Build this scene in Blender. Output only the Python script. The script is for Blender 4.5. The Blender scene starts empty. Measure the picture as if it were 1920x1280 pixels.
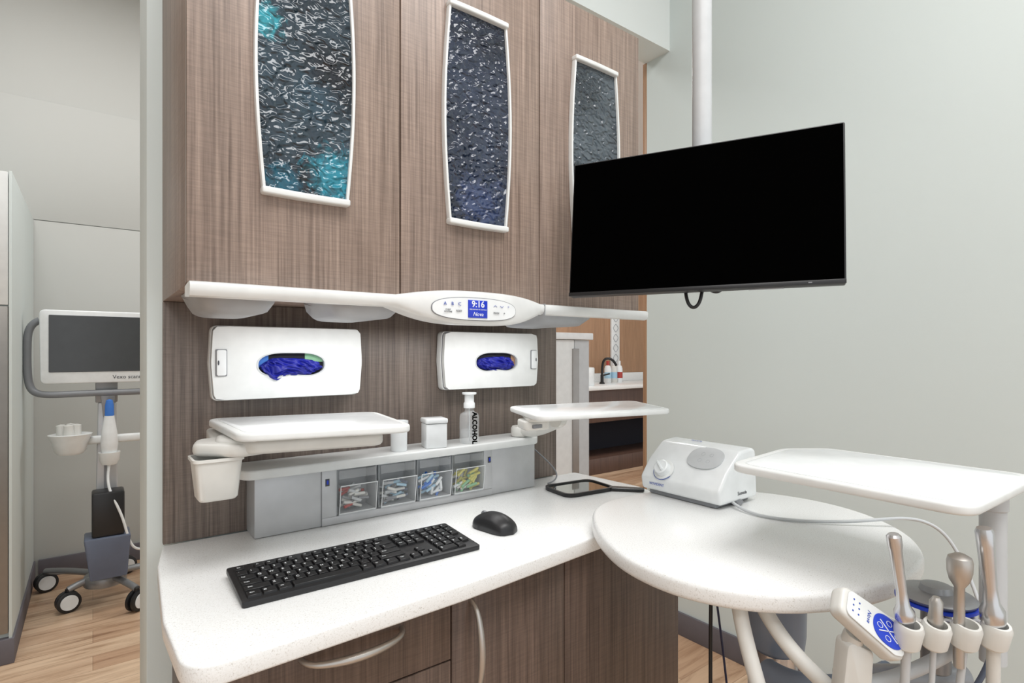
import bpy, bmesh, math, random
from mathutils import Vector, Matrix, Euler
random.seed(7)
D=bpy.data
scn=bpy.context.scene
COL=scn.collection
rad=math.radians

# ------------------------------------------------------------------ materials
def newmat(name):
    m=D.materials.new(name); m.use_nodes=True
    nt=m.node_tree; b=nt.nodes['Principled BSDF']
    return m,nt,b
def srgb(r,g,b):
    f=lambda c:(c/255/12.92) if c/255<=.04045 else ((c/255+.055)/1.055)**2.4
    return (f(r),f(g),f(b),1)
def coords(nt,scale=(1,1,1),rot=(0,0,0)):
    t=nt.nodes.new('ShaderNodeTexCoord'); mp=nt.nodes.new('ShaderNodeMapping')
    mp.inputs['Scale'].default_value=scale; mp.inputs['Rotation'].default_value=rot
    nt.links.new(t.outputs['Object'],mp.inputs['Vector']); return mp.outputs['Vector']
def noise(nt,vec,scale=5,detail=3,rough=.5,dist=0):
    n=nt.nodes.new('ShaderNodeTexNoise'); n.inputs['Scale'].default_value=scale
    n.inputs['Detail'].default_value=detail; n.inputs['Roughness'].default_value=rough; n.inputs['Distortion'].default_value=dist
    nt.links.new(vec,n.inputs['Vector']); return n.outputs['Fac']
def ramp(nt,fac,stops):
    r=nt.nodes.new('ShaderNodeValToRGB')
    while len(r.color_ramp.elements)<len(stops): r.color_ramp.elements.new(.5)
    for e,(p,c) in zip(r.color_ramp.elements,stops): e.position=p; e.color=c
    nt.links.new(fac,r.inputs['Fac']); return r.outputs['Color']
def mixc(nt,fac,a,b,mode='MIX'):
    m=nt.nodes.new('ShaderNodeMix'); m.data_type='RGBA'; m.blend_type=mode
    for i,v in ((0,fac),(6,a),(7,b)):
        if hasattr(v,'is_output') : nt.links.new(v,m.inputs[i])
        else: m.inputs[i].default_value=v
    return m.outputs[2]
def mth(nt,op,a,b):
    m=nt.nodes.new('ShaderNodeMath'); m.operation=op
    for i,v in ((0,a),(1,b)):
        if hasattr(v,'is_output') : nt.links.new(v,m.inputs[i])
        else: m.inputs[i].default_value=v
    return m.outputs[0]
def bump(nt,b,h,strength=.2,dist=.01):
    n=nt.nodes.new('ShaderNodeBump'); n.inputs['Strength'].default_value=strength; n.inputs['Distance'].default_value=dist
    nt.links.new(h,n.inputs['Height']); nt.links.new(n.outputs['Normal'],b.inputs['Normal'])
def plain(name,col,rough=.4,metal=0,var=.04,spec=.5,coat=0):
    m,nt,b=newmat(name)
    v=noise(nt,coords(nt),25,2)
    d=tuple(c*(1-var) for c in col[:3])+(1,)
    l=tuple(min(1,c*(1+var)) for c in col[:3])+(1,)
    nt.links.new(ramp(nt,v,[(.3,d),(.7,l)]),b.inputs['Base Color'])
    b.inputs['Roughness'].default_value=rough; b.inputs['Metallic'].default_value=metal
    b.inputs['Specular IOR Level'].default_value=spec; b.inputs['Coat Weight'].default_value=coat
    return m
def wall(name,col):
    m,nt,b=newmat(name); c=coords(nt)
    v=noise(nt,c,1.2,2); d=tuple(x*.97 for x in col[:3])+(1,)
    nt.links.new(ramp(nt,v,[(.3,d),(.7,col)]),b.inputs['Base Color'])
    b.inputs['Roughness'].default_value=.75
    bump(nt,b,noise(nt,c,350,3),.06,.002); return m
def laminate(name,lo,hi,cross=1.0):
    m,nt,b=newmat(name)
    v1=noise(nt,coords(nt,(190,190,3.5)),1.0,5,.65)
    v2=noise(nt,coords(nt,(22,22,420)),1.0,3,.6)
    v3=noise(nt,coords(nt,(14,14,.7)),1.0,2,.5)
    mid=tuple((a+c)/2 for a,c in zip(lo,hi))
    c1=ramp(nt,v1,[(.28,lo),(.5,mid),(.72,hi)])
    c2=ramp(nt,v2,[(.35,(.80,.80,.80,1)),(.62,(1.10,1.10,1.10,1))])
    c3=ramp(nt,v3,[(.3,(.85,.85,.85,1)),(.7,(1.10,1.10,1.10,1))])
    x=mixc(nt,.55*cross,c1,c2,'MULTIPLY'); x=mixc(nt,.85,x,c3,'MULTIPLY')
    nt.links.new(x,b.inputs['Base Color']); b.inputs['Roughness'].default_value=.42
    bump(nt,b,v1,.08,.001); return m
def planks(name):
    m,nt,b=newmat(name)
    br=nt.nodes.new('ShaderNodeTexBrick'); nt.links.new(coords(nt,(1,1,1),(0,0,0)),br.inputs['Vector'])
    br.inputs['Scale'].default_value=1; br.inputs['Brick Width'].default_value=1.1; br.inputs['Row Height'].default_value=.13
    br.inputs['Mortar Size'].default_value=.0008; br.offset=.37
    br.inputs['Color1'].default_value=srgb(226,198,168); br.inputs['Color2'].default_value=srgb(186,148,118)
    br.inputs['Mortar'].default_value=srgb(150,116,90)
    g=noise(nt,coords(nt,(1.5,14,14)),1.6,6,.68,.9)
    c=ramp(nt,g,[(.30,(.42,.33,.27,1)),(.43,(.82,.77,.73,1)),(.55,(1,1,1,1)),(.75,(1.12,1.1,1.07,1))])
    x=mixc(nt,.9,br.outputs['Color'],c,'MULTIPLY')
    nt.links.new(x,b.inputs['Base Color']); b.inputs['Roughness'].default_value=.35; return m
def quartz(name):
    m,nt,b=newmat(name); c=coords(nt)
    v=noise(nt,c,480,2,.5); w=noise(nt,c,230,2,.6)
    base=ramp(nt,v,[(.30,srgb(214,212,209)),(.40,srgb(233,234,233)),(.7,srgb(240,241,241))])
    s=ramp(nt,w,[(.28,srgb(204,200,193)),(.34,(1,1,1,1))])
    nt.links.new(mixc(nt,.6,base,s,'MULTIPLY'),b.inputs['Base Color'])
    b.inputs['Roughness'].default_value=.25; return m
def ripple_glass(name,lo,hi,spots=()):
    m,nt,b=newmat(name)
    n1=noise(nt,coords(nt,(1,1,1.35),(0,.45,0)),62,0,.5,.8)
    n2=noise(nt,coords(nt,(1,1,1),(0,.5,0)),7,3,.5,.5)
    col=ramp(nt,n2,[(.32,lo),(.50,tuple((a+c)/2 for a,c in zip(lo,hi))),(.68,hi)])
    wv=noise(nt,coords(nt),45,3,.65,1.0)
    for (px,pz,r,c_) in spots:
        d=nt.nodes.new('ShaderNodeVectorMath'); d.operation='DISTANCE'
        nt.links.new(coords(nt),d.inputs[0]); d.inputs[1].default_value=(px,.958,pz)
        q=mth(nt,'ADD',mth(nt,'DIVIDE',d.outputs['Value'],r),mth(nt,'MULTIPLY',mth(nt,'SUBTRACT',wv,.5),2.4))
        f=ramp(nt,q,[(.35,(1,1,1,1)),(1.15,(0,0,0,1))])
        col=mixc(nt,f,col,c_)
    nt.links.new(col,b.inputs['Base Color'])
    b.inputs['Roughness'].default_value=.05; b.inputs['Specular IOR Level'].default_value=.6
    bump(nt,b,n1,1.0,.0085); return m
def clear(name,alpha=.25,col=(.9,.93,.95,1)):
    m,nt,b=newmat(name)
    v=noise(nt,coords(nt),30,1)
    nt.links.new(ramp(nt,v,[(.3,col),(.7,(1,1,1,1))]),b.inputs['Base Color'])
    b.inputs['Alpha'].default_value=alpha; b.inputs['Roughness'].default_value=.06; return m

M={}
M['wall']=wall('wall_paint_sage',srgb(209,217,215))
M['wall_l']=wall('wall_paint_greige',srgb(194,195,191))
M['wall_w']=wall('wall_paint_white',srgb(228,233,231))
M['ceil']=wall('ceiling_paint',srgb(243,244,245))
M['floor']=planks('oak_plank_floor')
M['base']=plain('baseboard_vinyl',srgb(104,100,106),.6)
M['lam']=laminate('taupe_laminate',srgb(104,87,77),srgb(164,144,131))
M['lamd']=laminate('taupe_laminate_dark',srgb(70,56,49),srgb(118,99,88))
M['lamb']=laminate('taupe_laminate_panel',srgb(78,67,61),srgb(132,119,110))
M['woodtan']=laminate('tan_wood',srgb(150,112,84),srgb(190,152,120),.3)
M['woodbr']=laminate('brown_wood',srgb(70,50,42),srgb(110,84,72),.3)
M['quartz']=quartz('white_quartz')
M['white']=plain('white_plastic',srgb(224,226,225),.32)
M['whiteg']=plain('white_gloss',srgb(231,234,235),.18)
M['cream']=plain('cream_plastic',srgb(214,213,208),.35)
M['lgrey']=plain('light_grey_plastic',srgb(194,197,199),.4)
M['pod']=plain('pod_grey_plastic',srgb(158,160,163),.45)
M['mgrey']=plain('mid_grey_plastic',srgb(130,132,136),.4)
M['slate']=plain('slate_blue_plastic',srgb(96,104,122),.4)
M['slatel']=plain('blue_grey_enamel',srgb(128,140,158),.35)
M['silver']=plain('satin_silver',srgb(196,197,199),.42,.35)
M['nickel']=plain('brushed_nickel',srgb(190,186,181),.38,.85)
M['chrome']=plain('polished_steel',srgb(205,205,207),.27,.9)
M['steel']=plain('stainless_steel',srgb(150,146,142),.35,.8)
M['black']=plain('black_plastic',srgb(28,28,30),.38)
M['keys']=plain('black_keycap',srgb(22,22,24),.35)
M['screen']=plain('black_screen',(.0008,.0008,.0008,1),.6,spec=.0)
M['dscreen']=plain('dark_glass_screen',srgb(62,64,66),.25,spec=.6)
M['blue']=plain('royal_blue',srgb(30,62,190),.4)
M['glove']=plain('nitrile_glove_blue',srgb(14,24,140),.45,var=.3)
M['navy']=plain('navy_cable',srgb(38,44,78),.5)
M['lcd']=plain('lcd_blue',srgb(34,58,190),.3)
M['hole']=plain('dark_recess',srgb(22,22,34),.8)
M['ink']=plain('print_dark_grey',srgb(70,72,78),.6)
M['inkb']=plain('print_blue',srgb(50,80,170),.6)
M['inkl']=plain('print_light',srgb(235,238,240),.6)
M['inkg']=plain('print_pale_grey',srgb(176,180,184),.6)
M['green']=plain('box_green',srgb(140,190,150),.6)
M['lblue']=plain('box_light_blue',srgb(60,120,205),.6)
TE=srgb(48,145,160)
M['g1']=ripple_glass('ripple_glass',srgb(14,19,28),srgb(50,68,80),((.222,1.79,.032,TE),(.34,1.555,.055,srgb(36,125,145)),(.25,1.53,.035,srgb(22,80,100)),(.30,1.68,.05,srgb(44,66,80))))
M['g2']=ripple_glass('ripple_glass_navy',srgb(14,19,30),srgb(46,56,76),((.64,1.56,.07,srgb(54,66,98)),))
M['g3']=ripple_glass('ripple_glass_grey',srgb(34,42,50),srgb(78,88,96))
M['clear']=clear('clear_acrylic',.10)
M['clearb']=clear('clear_bottle',.22,(.85,.9,.92,1))
M['mirror']=plain('mirror_glass',srgb(200,205,200),.03,1,var=.0)
M['red']=plain('cap_red',srgb(170,60,52),.4)
M['yellow']=plain('pack_yellow',srgb(208,202,110),.5)
M['paleb']=plain('pack_pale_blue',srgb(165,200,220),.5)
M['amber']=plain('cap_orange',srgb(205,140,80),.4)
M['slateb']=plain('pewter_metal',srgb(150,151,153),.4,.6)

# ------------------------------------------------------------------ mesh tools
def obj(name,me,parent=None):
    o=D.objects.new(name,me); COL.objects.link(o)
    if parent is not None:
        o.parent=parent
    return o
def group(name,loc=(0,0,0),rot=(0,0,0),scale=1):
    e=D.objects.new(name,None); COL.objects.link(e); e.empty_display_size=.05
    e.location=loc; e.rotation_euler=rot; e.scale=(scale,)*3
    return e
def finish(bm,name,mat,parent=None,ang=38,mats=None):
    bmesh.ops.recalc_face_normals(bm,faces=bm.faces)
    a=rad(ang)
    for f in bm.faces: f.smooth=True
    for e in bm.edges:
        if len(e.link_faces)==2 and e.calc_face_angle(0)>a: e.smooth=False
    me=D.meshes.new(name); bm.to_mesh(me); bm.free()
    for m in (mats or [mat]): me.materials.append(m)
    return obj(name,me,parent)
def bev(bm,w,seg=2,ang=40):
    if w<=0: return
    es=[e for e in bm.edges if len(e.link_faces)==2 and e.calc_face_angle(0)>rad(ang)]
    bmesh.ops.bevel(bm,geom=es,offset=w,segments=seg,profile=.5,affect='EDGES',clamp_overlap=True)
def bmbox(bm,x0,x1,y0,y1,z0,z1,M4=None):
    r=bmesh.ops.create_cube(bm,size=1)
    for v in r['verts']:
        v.co=Vector(((x0+x1)/2+v.co.x*(x1-x0),(y0+y1)/2+v.co.y*(y1-y0),(z0+z1)/2+v.co.z*(z1-z0)))
        if M4: v.co=M4@v.co
    return r['verts']
def box(name,x0,x1,y0,y1,z0,z1,mat,parent=None,b=.002,seg=2,M4=None):
    bm=bmesh.new(); bmbox(bm,x0,x1,y0,y1,z0,z1); bev(bm,b,seg)
    if M4: bmesh.ops.transform(bm,matrix=M4,verts=bm.verts)
    return finish(bm,name,mat,parent)
def rpoly(pts,r,n=6):
    out=[]; N=len(pts)
    for i in range(N):
        p=Vector(pts[i]); a=Vector(pts[i-1]); b=Vector(pts[(i+1)%N])
        rr=r[i] if isinstance(r,(list,tuple)) else r
        d1=(a-p); d2=(b-p)
        if rr<=0: out.append(tuple(p)); continue
        ang=d1.angle(d2); t=min(rr/math.tan(ang/2),d1.length*.49,d2.length*.49)
        p1=p+d1.normalized()*t; p2=p+d2.normalized()*t
        for k in range(n+1):
            s=k/n; q=p1*(1-s)**2+p*2*s*(1-s)+p2*s*s
            out.append((q.x,q.y))
    return out
def smoothloop(pts,n=6):
    out=[];N=len(pts)
    for i in range(N):
        p0,p1,p2,p3=[Vector(pts[(i+k)%N]) for k in (-1,0,1,2)]
        for k in range(n):
            t=k/n
            q=.5*((2*p1)+(p2-p0)*t+(2*p0-5*p1+4*p2-p3)*t*t+(3*p1-p0-3*p2+p3)*t**3)
            out.append((q.x,q.y))
    return out
def prism(name,pts,axis,a0,a1,mat,parent=None,b=.002,seg=2,M4=None):
    bm=bmesh.new()
    def mk(p,a):
        if axis=='z': return (p[0],p[1],a)
        if axis=='y': return (p[0],a,p[1])
        return (a,p[0],p[1])
    lo=[bm.verts.new(mk(p,a0)) for p in pts]; hi=[bm.verts.new(mk(p,a1)) for p in pts]
    n=len(pts); bm.faces.new(lo); bm.faces.new(hi)
    for i in range(n): bm.faces.new((lo[i],lo[(i+1)%n],hi[(i+1)%n],hi[i]))
    bmesh.ops.recalc_face_normals(bm,faces=bm.faces)
    bev(bm,b,seg)
    if M4: bmesh.ops.transform(bm,matrix=M4,verts=bm.verts)
    return finish(bm,name,mat,parent)
def ring(name,outer,inner,axis,a0,a1,mat,parent=None,M4=None):
    bm=bmesh.new()
    def mk(p,a):
        if axis=='z': return (p[0],p[1],a)
        if axis=='y': return (p[0],a,p[1])
        return (a,p[0],p[1])
    L=[[bm.verts.new(mk(p,a)) for p in q] for q in (outer,inner) for a in (a0,a1)]
    n=len(outer)
    for i in range(n):
        j=(i+1)%n
        for A,B in ((L[0],L[1]),(L[2],L[3]),(L[0],L[2]),(L[1],L[3])):
            bm.faces.new((A[i],A[j],B[j],B[i]))
    if M4: bmesh.ops.transform(bm,matrix=M4,verts=bm.verts)
    return finish(bm,name,mat,parent)
def ellipse(cx,cy,rx,ry,n=48,e=2):
    o=[]
    for i in range(n):
        t=2*math.pi*i/n; c,s=math.cos(t),math.sin(t)
        o.append((cx+rx*math.copysign(abs(c)**(2/e),c),cy+ry*math.copysign(abs(s)**(2/e),s)))
    return o
def bmlathe(bm,prof,M4,n=32):
    rings=[]
    for r,z in prof:
        if r<1e-6: rings.append([bm.verts.new(M4@Vector((0,0,z)))])
        else: rings.append([bm.verts.new(M4@Vector((r*math.cos(2*math.pi*i/n),r*math.sin(2*math.pi*i/n),z))) for i in range(n)])
    for A,B in zip(rings,rings[1:]):
        if len(A)==1 and len(B)==1: continue
        for i in range(n):
            j=(i+1)%n
            if len(A)==1: bm.faces.new((A[0],B[j],B[i]))
            elif len(B)==1: bm.faces.new((A[i],A[j],B[0]))
            else: bm.faces.new((A[i],A[j],B[j],B[i]))
    if len(rings[0])>1: bm.faces.new(rings[0])
    if len(rings[-1])>1: bm.faces.new(rings[-1])
def aim(p,d):
    q=Vector(d).normalized().to_track_quat('Z','Y')
    return Matrix.Translation(p)@q.to_matrix().to_4x4()
def lathe(name,prof,pos,mat,parent=None,d=(0,0,1),n=32):
    bm=bmesh.new(); bmlathe(bm,prof,aim(pos,d),n); return finish(bm,name,mat,parent)
def rod(name,p,q,r,mat,parent=None,r2=None,n=24):
    p=Vector(p);q=Vector(q);L=(q-p).length; r2=r if r2 is None else r2
    c=min(r,r2,L)*.12
    return lathe(name,[(0,0),(r-c,0),(r,c),(r2,L-c),(r2-c,L),(0,L)],p,mat,parent,q-p,n)
def tube(name,pts,r,mat,parent=None,radii=None,res=8,order=4):
    cu=D.curves.new(name,'CURVE'); cu.dimensions='3D'; sp=cu.splines.new('NURBS'); sp.points.add(len(pts)-1)
    for i,p in enumerate(pts):
        sp.points[i].co=(*p,1); sp.points[i].radius=(radii[i] if radii else 1)
    sp.order_u=min(order,len(pts)); sp.use_endpoint_u=True; cu.resolution_u=res
    cu.bevel_depth=r; cu.bevel_resolution=4; cu.use_fill_caps=True
    t=D.objects.new('tmp',cu); COL.objects.link(t)
    bpy.context.view_layer.update()
    me=D.meshes.new_from_object(t); D.objects.remove(t)
    me.materials.clear(); me.materials.append(mat); me.name=name
    for p in me.polygons: p.use_smooth=True
    return obj(name,me,parent)
def textmesh(txt,size,ext=.0002,align='CENTER',shear=0,bold=0):
    cu=D.curves.new('t','FONT'); cu.body=txt; cu.size=size; cu.extrude=ext; cu.align_x=align; cu.align_y='CENTER'; cu.shear=shear; cu.offset=bold
    cu.resolution_u=2
    t=D.objects.new('tmp',cu); COL.objects.link(t); bpy.context.view_layer.update()
    me=D.meshes.new_from_object(t); D.objects.remove(t); return me
def text(name,txt,size,M4,mat,parent=None,**k):
    me=textmesh(txt,size,**k); me.transform(M4); me.materials.clear(); me.materials.append(mat); me.name=name
    return obj(name,me,parent)
def T(x,y,z): return Matrix.Translation((x,y,z))
FRONT=Matrix.Rotation(rad(90),4,'X')   # text facing -Y
def loft(name,secs,mat,parent=None,closed=True,cap=True,ang=38):
    bm=bmesh.new(); R=[[bm.verts.new(p) for p in s] for s in secs]; n=len(R[0])
    for A,B in zip(R,R[1:]):
        for i in range(n if closed else n-1):
            j=(i+1)%n; bm.faces.new((A[i],A[j],B[j],B[i]))
    if cap and closed: bm.faces.new(R[0]); bm.faces.new(R[-1])
    return finish(bm,name,mat,parent,ang)

# ------------------------------------------------------------------ room shell
CH=3.4
box('floor',-3,7,-2.5,6,-.05,0,M['floor'],b=0)
box('ceiling',-3,7,-2.5,6,CH,CH+.05,M['ceil'],b=0)
box('wall_right',2.08,2.2,-2.5,1.70,0,CH,M['wall'],b=0)
box('wall_partition',.086,1.173,1.333,1.53,0,CH,M['wall'],b=.003)
box('wall_header',.3,2.08,1.57,1.71,2.61,CH,M['wall_w'],b=0)
box('wall_back',-3,2.6,4.05,4.15,0,CH,M['wall_l'],b=0)
box('wall_back_ledge',-3,2.5,4.035,4.05,0,1.98,M['wall_l'],b=.002)
box('wall_back_ledge_upper',-3,2.5,4.04,4.05,1.985,2.65,M['wall_l'],b=.002)
box('wall_back_alcove',2.6,7,4.62,4.7,0,CH,M['wall_w'],b=0)
box('wall_alcove_side',2.5,2.6,4.05,4.62,0,CH,M['wall_l'],b=0)
box('wall_far_left',-3.1,-3,-2.5,6,0,CH,M['wall_l'],b=0)
box('wall_far_right',7,7.1,1.7,6,0,CH,M['wall'],b=0)
box('baseboard_right',2.068,2.08,-2.5,1.70,0,.1,M['base'],b=.002)
box('baseboard_back',-.24,2.5,4.02,4.035,0,.1,M['base'],b=.002)
box('trim_jamb',2.078,2.2,1.70,1.722,0,2.61,M['woodtan'],b=.002)

# ------------------------------------------------------------------ upper cabinet
g=group('upper_cabinet')
box('carcass',.113,1.146,.985,1.331,1.353,2.076,M['lam'],g,.001)
for i,(a,b_) in enumerate(((.113,.4625),(.4655,.8055),(.8085,1.146))):
    box('door_%d'%(i+1),a,b_,.964,.984,1.356,2.076,M['lam'],g,.0012)
def hw(t): return .066+.0125*math.sin(math.pi*t)
for k,(cx,gm) in enumerate(((.289,'g1'),(.636,'g2'),(.979,'g3'))):
    z0,z1=1.512,1.946; n=24
    L=[(cx-hw(i/n),z0+(z1-z0)*i/n) for i in range(n+1)]; R=[(cx+hw(i/n),z0+(z1-z0)*i/n) for i in range(n+1)]
    prism('glass_%d'%(k+1),L+R[::-1],'y',.958,.965,M[gm],g,0)
    for nm,S,sg in (('l',L,-1),('r',R,1)):
        inn=S; out=[(x+sg*.0048,z) for x,z in S]
        prism('window_trim_%s_%d'%(nm,k+1),inn+out[::-1],'y',.952,.966,M['white'],g,.001)
    for nm,z in (('bottom',z0),('top',z1)):
        arc=[]
        for i in range(13):
            t=i/12; arc.append((cx-.0725+.145*t, z-.006+(.001 if nm=='top' else -.001)*math.sin(math.pi*t)))
        prism('window_cap_%s_%d'%(nm,k+1),arc+[(x,y+.0115) for x,y in arc[::-1]],'y',.947,.966,M['white'],g,.003,3)
# light valance with control console
def bul(x):
    s=abs((x-.612)/.172)
    return 0 if s>=1 else (1-s**2.6)**1.1
secs=[]
xs=[.1135,.12,.14,.2,.3,.4]+[.44+.344*i/40 for i in range(41)]+[.85,.95,1.05,1.11,1.136,1.141]
for x in xs:
    k=bul(x); zt=1.3555+.0135*k; zb=1.332-.030*k; yf=.928-.024*k
    if x<.13: yf+=.006*(.13-x)/.02
    secs.append([(x,.963,zt-.001),(x,yf+.007,zt),(x,yf+.002,zt-.002),(x,yf,zt-.006),(x,yf+.001,zb+.008),(x,yf+.005,zb+.002),(x,yf+.012,zb),(x,.99,zb+.004),(x,.99,zt-.004)])
loft('light_valance',secs,M['white'],g)
for x in (.463,.7915):
    box('valance_seam',x-.0008,x+.0008,.9265,.95,1.3305,1.3562,M['pod'],g,0)
def oval(name,cx,cz,rx,rz,off,mat,e=3.2):
    bm=bmesh.new()
    N=30; rows=[]
    for i in range(N+1):
        s=-1+2*i/N; s=math.sin(s*math.pi/2); x=cx+rx*s; h=rz*(max(0,1-abs(s)**e))**(1/e)+1e-5
        y=.928-.024*bul(x)-off
        rows.append([bm.verts.new((x,y,cz-h)),bm.verts.new((x,y,cz+h)),bm.verts.new((x,y+.004,cz+h)),bm.verts.new((x,y+.004,cz-h))])
    for A,B in zip(rows,rows[1:]):
        for a in range(4): bm.faces.new((A[a],A[(a+1)%4],B[(a+1)%4],B[a]))
    return finish(bm,name,mat,g)
cc=.598
oval('console_rim',cc,1.3335,.097,.0225,.001,M['mgrey'],2.6)
oval('console_face',cc,1.3335,.0955,.0212,.002,M['whiteg'],2.6)
def ct(txt,x,z,s,m,**k): text('console_text',txt,s,T(x,.928-.024*bul(x)-.0036,z)@FRONT,M[m],g,**k)
box('console_lcd',.576,.620,.9005,.9035,1.3165,1.3505,M['lcd'],g,.0003)
def lt(txt,x,z,s,m='inkl',**k): text('console_text',txt,s,T(x,.9003,z)@FRONT,M[m],g,**k)
lt('9:16',.598,1.3425,.0175,bold=.0003); lt('PRESS ANY KEY TO CONTINUE',.598,1.3325,.0028); lt('Nova',.598,1.3235,.011,shear=.3)
for t_,x in (('A',.527),('B',.542),('C',.557)): ct(t_,x,1.3415,.0095,'inkb')
ct('START\nROUTINE',.533,1.3285,.0040,'ink'); ct('RESET',.556,1.3285,.0050,'ink')
ct('MODE',.642,1.3275,.0050,'ink'); ct('+',.662,1.3275,.007,'ink'); 
for x,sg in ((.640,1),(.656,-1)):
    tube('console_arrow',[(x-.004,.9015,1.341-sg*.0012),(x,.9015,1.341+sg*.0018),(x+.004,.9015,1.341-sg*.0012)],.0004,M['inkb'],g,order=2)
ct('o',.673,1.342,.006,'inkb')
# under-cabinet light pods
for i,(x,w) in enumerate(((.195,.068),(.42,.078),(.93,.10))):
    secs=[]
    for t in range(13):
        a=-1+2*t/12; k=math.sqrt(max(0.0,1-a**4))*.9+.1
        hh=.038*k**.6; y0=1.04-.05*k; y1=1.16+.05*k
        secs.append([(x+w*a,y0,1.352),(x+w*a*.97,y0+.008,1.352-hh*.55),(x+w*a*.86,y0+.03,1.352-hh),(x+w*a*.86,y1-.03,1.352-hh),(x+w*a*.97,y1-.01,1.352-hh*.55),(x+w*a,y1,1.352)])
    loft('under_light_pod_%d'%(i+1),secs,M['pod'],g)

# ------------------------------------------------------------------ back panel
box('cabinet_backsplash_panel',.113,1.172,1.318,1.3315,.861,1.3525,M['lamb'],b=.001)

# glove dispensers
from mathutils import noise as mn
def dispenser(x0,x1,lock,right=False):
    g=group('glove_dispenser',((x0+x1)/2,1.3,1.23)); ox,oy,oz=g.location
    z0,z1=1.148,1.306
    sh=rpoly([(x0+.006,z0),(x1-.006,z0),(x1,(z0+z1)/2),(x1-.004,z1),(x0+.004,z1),(x0,(z0+z1)/2)],[.014,.014,.06,.014,.014,.06],6)
    sh=[(p[0]-ox,p[1]-oz) for p in sh]
    prism('back_shell',sh,'y',1.292-oy,1.317-oy,M['white'],g,.003,2)
    k=[(p[0]*.985,p[1]*.97) for p in sh]
    prism('shadow_gap',[(p[0]*1.003,p[1]*1.008) for p in k],'y',1.289-oy,1.293-oy,M['mgrey'],g,0)
    cx=(.354 if not right else .913)-ox; cz=1.222-oz
    hole=[]
    for i in range(64):
        t=2*math.pi*i/64; c,s=math.cos(t),math.sin(t)
        x=.074*math.copysign(abs(c)**.8,c); z=.029*math.copysign(abs(s)**.8,s)
        z*=1-.22*math.exp(-(x/.03)**2)*(1 if s<0 else .2)
        hole.append((cx+x,cz+z))
    outer=[]
    for hx,hz in hole:
        dx,dz=hx-cx,hz-cz; L=math.hypot(dx,dz); dx/=L;dz/=L; best=None
        for i in range(len(k)):
            ax,az=k[i][0]-cx,k[i][1]-cz; bx,bz=k[(i+1)%len(k)][0]-cx,k[(i+1)%len(k)][1]-cz
            ex,ez=bx-ax,bz-az; den=dx*ez-dz*ex
            if abs(den)<1e-12: continue
            t=(ax*ez-az*ex)/den; u=(ax*dz-az*dx)/den
            if t>0 and -1e-6<=u<=1+1e-6: best=t if best is None else max(best,t)
        outer.append((cx+dx*best,cz+dz*best))
    ring('face_plate',outer,hole,'y',1.278-oy,1.290-oy,M['white'],g)
    ring('opening_lip',hole,[(cx+(a-cx)*.955,cz+(b_-cz)*.93) for a,b_ in hole],'y',1.277-oy,1.287-oy,M['lgrey'],g)
    prism('recess',[(cx+(a-cx)*1.02,cz+(b_-cz)*1.02) for a,b_ in hole],'y',1.2885-oy,1.2895-oy,M['hole'],g,0)
    if not right:
        box('box_edge_green',cx+.03,cx+.07,1.2875-oy,1.2883-oy,cz+.006,cz+.03,M['green'],g,0)
        box('box_edge_blue',cx-.072,cx-.048,1.2875-oy,1.2883-oy,cz-.005,cz+.028,M['lblue'],g,0)
    else:
        box('box_edge_tan',cx+.056,cx+.07,1.2875-oy,1.2883-oy,cz-.015,cz+.02,M['woodtan'],g,0)
    # crumpled glove
    bm=bmesh.new(); bmesh.ops.create_icosphere(bm,subdivisions=6,radius=1)
    for v in bm.verts:
        p=v.co.copy(); n_=mn.noise(p*1.6+Vector((x0*9,0,0)))*.14+mn.noise(p*4+Vector((3,x0*5,0)))*.10
        q=p*(1+n_)
        q.x=math.copysign(abs(q.x)**.75,q.x)
        drop=(-.014*math.exp(-((p.x+.45)/.22)**2) if not right else 0)
        # ridged cloth-like folds
        rdg=1-abs(mn.noise(Vector((p.x*4.5+p.z*2,p.z*2,x0*7))))*2
        y=1.2835+q.y*.009-(.006*rdg if p.y<0 else 0)
        v.co=Vector((cx-.002+q.x*.062,y-oy,cz-.004+q.z*.019+(drop if p.z<0 else 0)))
    finish(bm,'glove_wad',M['glove'],g,80)
    lx=(x0+.021 if not right else x1-.021)-ox
    prism('latch',rpoly([(lx-.011,1.2-oz),(lx+.011,1.2-oz),(lx+.011,1.256-oz),(lx-.011,1.256-oz)],.003),'y',1.2755-oy,1.279-oy,M['mgrey'],g,.001)
    s=.003 if not right else -.003
    prism('latch_tab',rpoly([(lx-.009,1.2015-oz),(lx+.009,1.2015-oz),(lx+.009,1.2545-oz),(lx-.009,1.2545-oz)],.004),'y',1.2725-oy,1.276-oy,M['whiteg'],g,.001)
    prism('keyhole',ellipse(lx-s*2,1.228-oz,.0015,.005,16),'y',1.2715-oy,1.2727-oy,M['ink'],g,0)
    return g
dispenser(.191,.517,0); dispenser(.738,1.066,0,True)

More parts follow.
